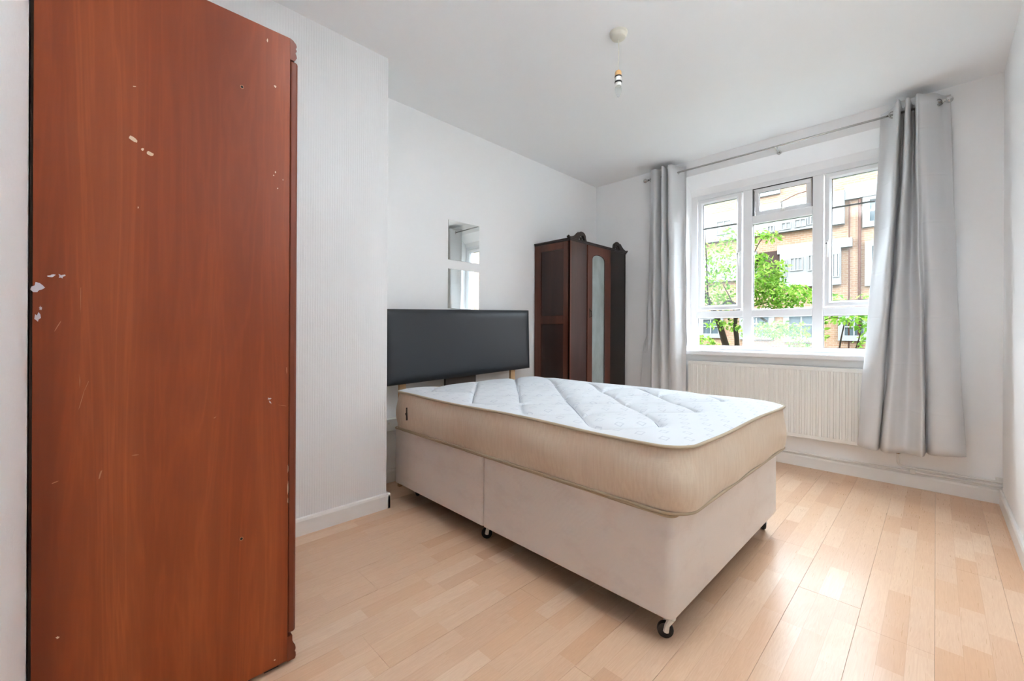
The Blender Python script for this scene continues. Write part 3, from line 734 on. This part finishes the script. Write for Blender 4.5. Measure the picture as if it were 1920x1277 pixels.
MB().lathe([(.010, -.286), (.0165, -.296), (.0185, -.308), (.017, -.320), (.012, -.334), (.006, -.346), (.001, -.352)], n=20).build('bulb', 'bulb', pen, smooth=True)

# ================================================================== TALL CHERRY WARDROBE
SX, SY0, SY1, SZ0, SZ1, SXL = -1.430, -.096, .4365, .018, 1.969, -2.285
wd = thing('wardrobe', 'tall cherry veneer wardrobe with chipped side panel filling the left foreground', 'wardrobe', (SX, .17, 0))
def pt(name, mb, mat, **k): return mb.build(name, mat, wd, **k)
O = wd.location
pt('side_panel', Off(O).box(SX - .018, SX, SY0, SY1, SZ0, SZ1), 'cherry', bevel=.0008)
pt('side_panel', Off(O).box(SXL, SXL + .018, SY0, SY1, SZ0, SZ1), 'cherry')
pt('top_panel', Off(O).box(SXL + .018, SX - .018, SY0, SY1, SZ1 - .02, SZ1 - .002), 'cherry')
pt('base_panel', Off(O).box(SXL + .018, SX - .018, SY0, SY1, .06, .078), 'cherry')
pt('back_panel', Off(O).box(SXL + .006, SX - .006, SY0 - .005, SY0 + .004, SZ0 + .01, SZ1 - .01), 'backing')
pt('foot', Off(O).box(SX - .05, SX - .02, SY1 - .06, SY1 - .02, 0, .03), 'rubber'); pt('foot', Off(O).box(SX - .05, SX - .02, SY0 + .02, SY0 + .06, 0, .03), 'rubber')
pt('foot', Off(O).box(SXL + .02, SXL + .05, SY1 - .06, SY1 - .02, 0, .03), 'rubber'); pt('foot', Off(O).box(SXL + .02, SXL + .05, SY0 + .02, SY0 + .06, 0, .03), 'rubber')
y = SY1
corn = [(y, 1.969), (y + .008, 1.966), (y + .0165, 1.958), (y + .019, 1.952), (y + .0185, 1.947), (y + .0155, 1.944), (y + .019, 1.938), (y + .0185, 1.934), (y + .0155, 1.931), (y + .0155, 1.929), (y + .0185, 1.921), (y + .0195, 1.915), (y + .016, 1.908), (y + .011, 1.903), (y, 1.903)]
pt('cornice', Off(O).prism(corn, SXL, SX - .0005, 'x'), 'cherry_edge', auto=True)
plin = [(y, .092), (y + .014, .092), (y + .0145, .074), (y + .017, .066), (y + .022, .058), (y + .024, .048), (y + .0235, .042), (y + .0215, .038), (y + .024, .033), (y + .0245, .022), (y + .022, .014), (y, .014)]
pt('plinth', Off(O).prism(plin, SXL, SX - .0005, 'x'), 'cherry_edge', auto=True)
xm = (SXL + SX) / 2
for xa, xb in ((xm + .001, SX - .001), (SXL + .001, xm - .001)):
    d = [(xa, y + .001), (xb, y + .001), (xb, y + .017), (xb - .003, y + .022), (xb - .008, y + .0245), (xa + .008, y + .0245), (xa + .003, y + .022), (xa, y + .017)]
    do = pt('door', Off(O).prism(d, .101, 1.901, 'z'), 'cherry_edge', bevel=.005, seg=3)
    fr = Off(O)
    for q in ((xa + .06, xb - .06, .20, .212), (xa + .06, xb - .06, 1.79, 1.802), (xa + .06, xa + .072, .212, 1.79), (xb - .072, xb - .06, .212, 1.79)): fr.box(q[0], q[1], y + .024, y + .029, q[2], q[3])
    fr.build('moulding', 'cherry_edge', do, bevel=.002)
    kx = xa + .035 if xa > xm - .01 else xb - .035
    Off(O).lathe([(.006, 0), (.006, .012), (.013, .017), (.014, .024), (.004, .030)], (kx, y + .0245, 1.0), 14, 'y').build('knob', 'chrome', do, smooth=True)
# damage on the visible side
def flake(mb, cy_, cz_, ry_, rz2, ang=0, n=9, jag=.35, seed=1):
    rr = random.Random(seed); vs = []
    for k_ in range(n):
        a = 2 * PI * k_ / n; q = 1 + rr.uniform(-jag, jag); u, v = ry_ * q * math.cos(a), rz2 * q * math.sin(a)
        vs.append((SX + .0004, cy_ + u * math.cos(ang) - v * math.sin(ang), cz_ + u * math.sin(ang) + v * math.cos(ang)))
    vs2 = [(SX - .0004, v[1], v[2]) for v in vs]
    mb.add(vs + vs2, [tuple(range(n))] + [(k_, (k_ + 1) % n, n + (k_ + 1) % n, n + k_) for k_ in range(n)])
for i, a in enumerate(((.0705, 1.534, .0085, .0055, -.75), (.089, 1.513, .003, .003, 0), (.1035, 1.507, .0055, .006, -.6), (.394, 1.800, .004, .0035, 0), (.396, 1.539, .002, .003, 0), (.391, 1.527, .0015, .0015, 0), (.402, 1.49, .0015, .002, 0), (.417, 1.52, .001, .003, 0),
    (.081, 1.363, .0012, .0025, 0), (.4355, .62, .001, .012, 0), (.4355, .56, .0012, .022, 0), (.4355, .52, .001, .008, 0), (.372, 1.931, .002, .005, 0), (.4, .04, .003, .002, 0), (.073, 1.667, .004, .0008, .3), (-.055, .34, .0025, .0025, 0))):
    c = Off(O); flake(c, a[0], a[1], a[2], a[3], a[4], seed=i); c.build('veneer_chip', 'chip', wd)
for i, a in enumerate(((-.0885, 1.146, .008, .009, .1), (-.066, 1.175, .006, .003, .2), (-.052, 1.176, .005, .004, .6), (-.089, 1.078, .004, .010, 0), (-.084, 1.10, .002, .004, 0), (.382, .845, .0045, .0025, -.3), (.384, .835, .0015, .006, .5))):
    c = Off(O); flake(c, *a, seed=20 + i, jag=.55, n=11); c.build('paint_smear', 'smear', wd)
for i, a in enumerate(((-.018, .885, .0006, .026, -.2), (-.009, .92, .0005, .012, -.3), (-.021, .93, .0005, .014, 0), (-.057, 1.06, .0007, .013, -.4), (.078, .735, .006, .001, 0), (.0145, .70, .0015, .012, -.2), (-.060, .70, .005, .0012, .3), (-.02, 1.13, .0004, .03, 0), (.245, .807, .004, .001, .6), (.42, .82, .012, .0006, -.3), (.43, .93, .001, .01, 0))):
    c = Off(O); flake(c, *a, seed=50 + i, jag=.3, n=8); c.build('scratch', 'scratch', wd)
for hy_, hz_ in ((.3065, 1.7625), (.3105, .4435)):
    Off(O).tube([(SX + .0006, hy_ + .0042 * math.cos(a), hz_ + .0046 * math.sin(a)) for a in [2 * PI * q / 16 for q in range(16)]], .0009, 6, closed=True).build('hole_rim', 'scratch', wd, smooth=True)
    Off(O).lathe([(.0042, -.001), (.0042, .0006)], (SX, hy_, hz_), 14, 'x').build('screw_hole', 'dark', wd)

# ================================================================== DARK WARDROBE IN THE CORNER
AX0, AX1, AY0, AY1, AZ = -2.685, -2.270, 2.970, 3.905, 1.868
aw = thing('wardrobe', 'antique dark mahogany wardrobe with arched mirror door and scroll crest in the corner', 'wardrobe', (-2.48, 3.44, 0))
O2 = aw.location
def ap(name, mb, mat, **k): return mb.build(name, mat, aw, **k)
def frame_panel(yf, sgn):
    """side of rails and stiles with two sunk panels; yf outer face, sgn outward direction"""
    y0, y1 = (yf, yf + .02) if sgn < 0 else (yf - .02, yf)
    st_ = ((AX0, AX0 + .078, .06, AZ), (AX1 - .072, AX1, .06, AZ), (AX0 + .078, AX1 - .072, 1.80, AZ), (AX0 + .078, AX1 - .072, 1.128, 1.205), (AX0 + .078, AX1 - .072, .06, .17))
    m_ = Off(O2)
    for q in st_: m_.box(q[0], q[1], y0, y1, q[2], q[3])
    ap('side_frame', m_, 'mahogany_frame', bevel=.002)
    yp = (yf + .009, yf + .016) if sgn < 0 else (yf - .016, yf - .009)
    for z0_, z1_ in ((1.2, 1.81), (.16, 1.135)): ap('side_panel', Off(O2).box(AX0 + .07, AX1 - .064, yp[0], yp[1], z0_, z1_), 'mahogany')
frame_panel(AY0, -1); frame_panel(AY1, 1)
ap('carcass', Off(O2).box(AX0, AX0 + .012, AY0 + .02, AY1 - .02, .06, AZ).box(AX0, AX1 - .02, AY0 + .02, AY1 - .02, .06, .08).box(AX0, AX1 - .02, AY0 + .02, AY1 - .02, AZ - .02, AZ), 'mahogany_dark')
ap('plinth', Off(O2).box(AX0, AX1 + .008, AY0 - .004, AY1 + .004, 0, .07), 'mahogany_dark', bevel=.004)
DY0, DY1 = 3.226, 3.612
for a, b, m0 in ((AY0 + .02, DY0 - .002, 'mahogany'), (DY1 + .002, AY1 - .02, 'mahogany_dark')): ap('front_panel', Off(O2).box(AX1 - .02, AX1 + .002, a, b, .07, AZ), m0, bevel=.003)
ap('front_stile', Off(O2).box(AX1 - .02, AX1 + .004, AY0, AY0 + .02, .07, AZ), 'mahogany_frame', bevel=.002); ap('front_stile', Off(O2).box(AX1 - .02, AX1 + .004, AY1 - .02, AY1, .07, AZ), 'mahogany_dark', bevel=.002)
# door with arched opening
def arch(ya, yb, z0_, zs, zt, n=14):
    out = [(ya, z0_), (yb, z0_), (yb, zs)]
    for k_ in range(1, n): 
        a = PI * k_ / n; out.append(((ya + yb) / 2 + (yb - ya) / 2 * math.cos(a), zs + (zt - zs) * math.sin(a) ** .8))
    out.append((ya, zs)); return out
ya, yb, zm0, zs, zt = 3.298, 3.512, .35, 1.728, 1.785
dr = Off(O2); xa, xb = AX1 - .014, AX1 + .010
inn = arch(ya, yb, zm0, zs, zt); N = len(inn)
outr = [(DY0, .075), (DY1, .075), (DY1, zs)] + [((DY0 + DY1) / 2 + (DY1 - DY0) / 2 * math.cos(PI * k_ / 14) * 1.0, AZ - .006) for k_ in range(1, 14)] + [(DY0, zs)]
vs = [(xb, u, v) for u, v in outr] + [(xb, u, v) for u, v in inn] + [(xa, u, v) for u, v in outr] + [(xa, u, v) for u, v in inn]
fs = []
for k_ in range(N):
    j = (k_ + 1) % N
    fs += [(k_, j, N + j, N + k_), (2 * N + k_, 3 * N + k_, 3 * N + j, 2 * N + j), (k_, 2 * N + k_, 2 * N + j, j), (N + k_, N + j, 3 * N + j, 3 * N + k_)]
dr.add(vs, fs)
dr.box(xa, xb, DY0, DY0 + .012, zs, AZ - .006).box(xa, xb, DY1 - .012, DY1, zs, AZ - .006)
door = ap('door', dr, 'mahogany_frame')
g = Off(O2); inn2 = arch(ya - .006, yb + .006, zm0 - .006, zs, zt + .006)
g.prism(inn2, AX1 - .004, AX1 + .001, 'x').build('mirror_glass', 'old_mirror', door)
pr = Off(O2); pr.tube([(xb - .002, u, v) for u, v in inn], .0035, 8, closed=True); pr.build('mirror_bead', 'mahogany', door, smooth=True)
hd = Off(O2); hd.box(xb, xb + .003, 3.252, 3.272, 1.19, 1.275); hd.tube([(xb + .003, 3.262, 1.255), (xb + .02, 3.262, 1.25), (xb + .022, 3.262, 1.205), (xb + .012, 3.262, 1.20)], .0045, 8)
hd.build('handle', 'backing', door, bevel=.001)
# cornice and scrolled crest
cz0 = AZ
co = Off(O2); cp = [(0, 0), (.010, .002), (.013, .010), (.020, .014), (.020, .020), (0, .020)]
co.box(AX0, AX1 + .016, AY0 - .012, AY1 + .012, cz0 + .008, cz0 + .020).box(AX0, AX1 + .010, AY0 - .006, AY1 + .006, cz0 - .004, cz0 + .008)
ap('cornice', co, 'mahogany_dark', bevel=.003)
def crest(sg):
    ym = (AY0 + AY1) / 2; f = lambda d_: ym + sg * d_
    half = (AY1 - AY0) / 2; cpk = half - .168         # hump centre distance from the middle
    # hollow hump outline: outer curve from the corner up and over
    outer = [(half + .030, 1.900), (half + .012, 1.892), (half - .02, 1.893), (half - .055, 1.905), (half - .085, 1.925), (cpk + .055, 1.948)]
    for k_ in range(0, 9):
        a = math.radians(25 + k_ * 18); outer.append((cpk + .052 * math.cos(a), 1.918 + .040 * math.sin(a)))
    outer += [(cpk - .055, 1.905), (cpk - .066, cz0 + .018)]
    lower = [(cpk - .040, cz0 + .018), (cpk - .036, 1.900), (cpk - .030, 1.918)]
    for k_ in range(0, 6):
        a = math.radians(180 - k_ * 32); lower.append((cpk + .026 * math.cos(a), 1.915 + .020 * math.sin(a)))
    lower += [(cpk + .035, 1.905), (cpk + .055, cz0 + .018), (half - .0, cz0 + .018), (half + .012, cz0 + .012)]
    poly = outer + lower
    pts = [(f(a), b) for a, b in poly]
    o = Off(O2); n_ = len(pts)
    o.prism(pts, AX1 - .016, AX1 + .012, 'x')
    me = o.build('scroll_crest', 'mahogany_dark', aw, fix=False)
    bm = bmesh.new(); bm.from_mesh(me.data); bmesh.ops.triangulate(bm, faces=[q for q in bm.faces if len(q.verts) > 4]); bmesh.ops.recalc_face_normals(bm, faces=bm.faces); bm.to_mesh(me.data); bm.free()
    # rolled moulding over the hump and the curl inside
    r_ = Off(O2); r_.tube([(AX1 + .004, f(a), b) for a, b in outer], .0085, 8)
    r_.tube([(AX1 - .002, f(cpk + (.021 - .0030 * k_) * math.cos(math.radians(-30 + 42 * k_))), 1.903 + (.021 - .0030 * k_) * math.sin(math.radians(-30 + 42 * k_))) for k_ in range(6)], .0045, 8)
    r_.tube([(AX1 - .002, f(cpk), 1.887), (AX1 - .002, f(cpk), 1.912)], .007, 8)
    r_.build('crest_moulding', 'mahogany_dark', aw, smooth=True)
crest(-1); crest(1)

# ================================================================== OUTSIDE
st(MB().box(-16, L - .3, W, W + .3, -.9, 11).box(RX + .3, 14, W, W + .3, -.9, 11).box(L - .3, RX + .3, W + .01, W + .3, H + .2, 11).box(L - .3, RX + .3, W + .1, W + .3, -.9, -.02), 'wall_outer_added', 'brick')  # unseen upper storeys added to shade the garden and far facade
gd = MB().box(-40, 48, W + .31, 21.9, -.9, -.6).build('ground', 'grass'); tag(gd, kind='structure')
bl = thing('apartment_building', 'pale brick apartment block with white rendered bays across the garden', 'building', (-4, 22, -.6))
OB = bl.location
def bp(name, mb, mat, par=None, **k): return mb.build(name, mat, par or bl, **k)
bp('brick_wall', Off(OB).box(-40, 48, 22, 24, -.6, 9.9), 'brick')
bp('white_band', Off(OB).box(-9.6, -2.67, 21.75, 22, 5.58, 6.95), 'render_white')
bp('white_band', Off(OB).box(-5.05, -2.42, 21.8, 22, 4.62, 4.98), 'render_white'); bp('white_bay', Off(OB).box(-4.95, -2.78, 21.8, 22, 3.10, 4.62), 'render_white')
bp('white_band', Off(OB).box(-2.67, -.6, 21.85, 22, 6.55, 7.15), 'render_white')
bp('white_band', Off(OB).box(-12, -5.9, 21.8, 22, 3.6, 4.9), 'render_white')
bp('white_band', Off(OB).box(-40, 48, 21.85, 22, 9.3, 9.9), 'render_white')
bp('recess_shade', Off(OB).box(-5.75, -4.95, 21.9, 22.0, 3.3, 4.8), 'shade_brick')  # dark slab on the wall face standing in for recess shade
def ext_window(x0, x1, z0, z1, y=21.75, cols=2, rows=2, surround=.1):
    f = Off(OB); s_ = surround
    f.box(x0 - s_, x1 + s_, y - .02, y + .1, z0 - s_, z0).box(x0 - s_, x1 + s_, y - .02, y + .1, z1, z1 + s_).box(x0 - s_, x0, y - .02, y + .1, z0, z1).box(x1, x1 + s_, y - .02, y + .1, z0, z1)
    for i in range(1, cols): xx = x0 + (x1 - x0) * i / cols; f.box(xx - .025, xx + .025, y - .01, y + .08, z0, z1)
    for i in range(1, rows): zz = z0 + (z1 - z0) * i / rows; f.box(x0, x1, y - .008, y + .08, zz - .025, zz + .025)
    o = bp('window', f, 'render_white'); Off(OB).box(x0, x1, y + .03, y + .05, z0, z1).build('pane', 'ext_glass', o)
for a in ((-4.35, -4.0, 5.72, 6.0), (-4.85, -4.55, 5.70, 5.95), (-3.88, -3.72, 5.75, 6.35), (-7.6, -7.0, 5.9, 6.5), (-8.8, -8.2, 5.9, 6.5), (-5.4, -5.2, 5.68, 5.9)): ext_window(*a, 21.73, 2, 1, .03)
for a in ((-4.52, -4.12, 3.85, 4.35), (-3.86, -3.6, 3.8, 4.4), (-4.86, -4.72, 3.6, 4.3), (-3.02, -2.86, 3.45, 4.35)): ext_window(*a, 21.78, 3, 1, .04)
for a in ((-1.88, -.9, 5.55, 6.4), (-1.80, -.8, 3.2, 4.55), (-2.65, -2.05, 1.0, 1.7), (-8.3, -7.6, 1.05, 1.75), (-6.4, -5.4, 1.0, 2.0), (-4.6, -3.7, .9, 2.0), (-11, -9.8, 3.8, 4.7), (-8.4, -7.2, 3.8, 4.7), (-11.5, -10, 1, 2.2), (0.5, 1.8, 3.3, 4.6), (.5, 1.8, 5.6, 6.6), (-6.2, -5.2, 7.6, 8.8), (-3.9, -3.2, 8.2, 9.0)): ext_window(*a, 21.9, 2, 2, .22)
for x, r_ in ((-2.19, .05), (-2.52, .025)): bp('downpipe', Off(OB).tube([(x, 21.93, -.6), (x, 21.93, 6.5)], r_, 8), 'pipe_brown', smooth=True)
bp('cable', Off(OB).tube([(-4.9, 21.6, 6.88), (-4.3, 21.6, 7.1), (-3.7, 21.6, 7.18)], .02, 6), 'pipe_brown')

def leaves(mb, c_, rad_, n_, rr, size=.085):
    for _ in range(n_):
        while True:
            q = Vector((rr.uniform(-1, 1), rr.uniform(-1, 1), rr.uniform(-1, 1)))
            if q.length <= 1: break
        p = Vector(c_) + Vector((q.x * rad_[0], q.y * rad_[1], q.z * rad_[2]))
        s_ = size * rr.uniform(.6, 1.25)
        d = Vector((rr.uniform(-1, 1), rr.uniform(-1, 1), rr.uniform(-.9, .35))).normalized()
        nrm_ = Vector((rr.uniform(-.7, .7), rr.uniform(-1, .2), rr.uniform(.2, 1))).normalized(); b = d.cross(nrm_).normalized(); nn = b.cross(d)
        a0 = p; a1 = p + d * s_ * .45 + b * s_ * .24; a2 = p + d * s_ - nn * s_ * .12; a3 = p + d * s_ * .45 - b * s_ * .24; am = p + d * s_ * .45 - nn * s_ * .07
        mb.add([a0, a1, a2, a3, am], [(0, 1, 4), (1, 2, 4), (2, 3, 4), (3, 0, 4)])
def tree(label, loc, trunks, blobs, seed, size=.085, name='tree'):
    rr = random.Random(seed); e = thing(name, label, name, loc); o_ = e.location
    tm = Off(o_)
    for pts, r in trunks: c_ = catmull(pts, 5); tm.tube(c_, [r * (1 - .6 * i / (len(c_) - 1)) for i in range(len(c_))], 8)
    tm.build('trunk', 'bark', e, smooth=True)
    lm = Off(o_)
    for c_, rd, n_ in blobs: leaves(lm, c_, rd, n_, rr, size)
    f = lm.build('foliage', 'leaf', e, fix=False); f['kind'] = 'stuff'; return e
tree('bright green leafy tree with forked trunk standing close outside the window', (-2.52, 8.0, -.6),
     [([(-2.50, 8.0, -.6), (-2.56, 8.0, .5), (-2.66, 8, .9), (-2.80, 8, 1.35), (-3.1, 8.1, 1.9), (-3.3, 8, 2.6)], .075), ([(-2.45, 8.05, -.6), (-2.47, 8.05, .8), (-2.50, 8.05, 1.3), (-2.35, 8.1, 1.8), (-2.1, 8, 2.4)], .05),
      ([(-2.80, 8, 1.30), (-2.6, 7.9, 1.62), (-2.3, 7.9, 1.5), (-1.9, 8, 1.6)], .022), ([(-2.75, 8, 1.3), (-2.9, 7.9, 1.6), (-2.95, 7.9, 2.5), (-3.0, 7.9, 3.0)], .018), ([(-2.0, 8, 1.25), (-2.2, 8, 1.45), (-2.28, 8.0, 1.75)], .02), ([(-2.6, 8, 1.3), (-2.45, 7.8, 1.5), (-2.62, 7.8, 1.9)], .015),
      ([(-2.3, 8, 2.1), (-2.1, 8, 2.62), (-1.8, 8, 2.75)], .01)],
     [((-2.75, 8.1, 2.15), (.42, .5, .62), 620), ((-2.55, 8.0, 2.75), (.22, .3, .22), 90), ((-3.0, 8.2, 2.6), (.15, .3, .25), 40), ((-2.12, 8.1, 2.28), (.16, .3, .17), 170), ((-2.05, 8.0, 1.95), (.28, .4, .24), 420),
      ((-1.80, 8.0, 1.68), (.50, .45, .22), 900), ((-2.0, 8, 1.9), (.3, .3, .22), 150), ((-2.13, 8, 2.72), (.13, .2, .10), 55), ((-1.93, 8, 2.68), (.13, .15, .09), 60), ((-2.22, 8, 2.60), (.06, .1, .08), 20), ((-1.82, 8, 2.15), (.12, .2, .14), 90), ((-2.5, 7.9, 1.22), (.28, .2, .10), 60), ((-1.8, 8, 1.15), (.45, .3, .14), 150), ((-2.75, 8, 1.6), (.3, .3, .2), 130)], 11)
tree('low leafy shrub seen through the bottom right pane', (-1.05, 7.8, -.6),
     [([(-1.0, 7.8, -.6), (-1.02, 7.8, .6), (-.95, 7.8, 1.2)], .018), ([(-1.0, 7.8, .3), (-.8, 7.8, .9), (-.75, 7.8, 1.25)], .012), ([(-1.3, 8, 1.22), (-1.1, 7.9, 1.3), (-.9, 7.8, 1.25)], .012)],
     [((-1.0, 7.8, 1.30), (.36, .3, .09), 130), ((-.75, 7.8, 1.22), (.14, .2, .16), 70), ((-1.22, 7.8, 1.05), (.08, .2, .16), 50), ((-.72, 7.8, .92), (.14, .2, .22), 60), ((-1.08, 8, 1.58), (.22, .3, .06), 50), ((-.75, 8, 1.62), (.08, .2, .03), 12)], 12, .085, 'shrub')
tree('small dark leaved bush below the tree in the bottom left pane', (-3.5, 9.4, -.6),
     [([(-3.5, 9.4, -.6), (-3.5, 9.4, .8)], .03)], [((-3.6, 9.4, .85), (.3, .3, .16), 160), ((-3.25, 9.4, 1.25), (.3, .3, .09), 70), ((-3.1, 9.4, .8), (.2, .3, .1), 60)], 13, .09, 'shrub')
tree('round green hedge bush behind the misted bottom middle pane', (-3.2, 13, -.6),
     [([(-3.2, 13, -.6), (-3.2, 13, .7)], .04)], [((-3.3, 13, 1.15), (.9, .4, .22), 420), ((-2.5, 13, .9), (.25, .3, .3), 130)], 14, .12, 'shrub')
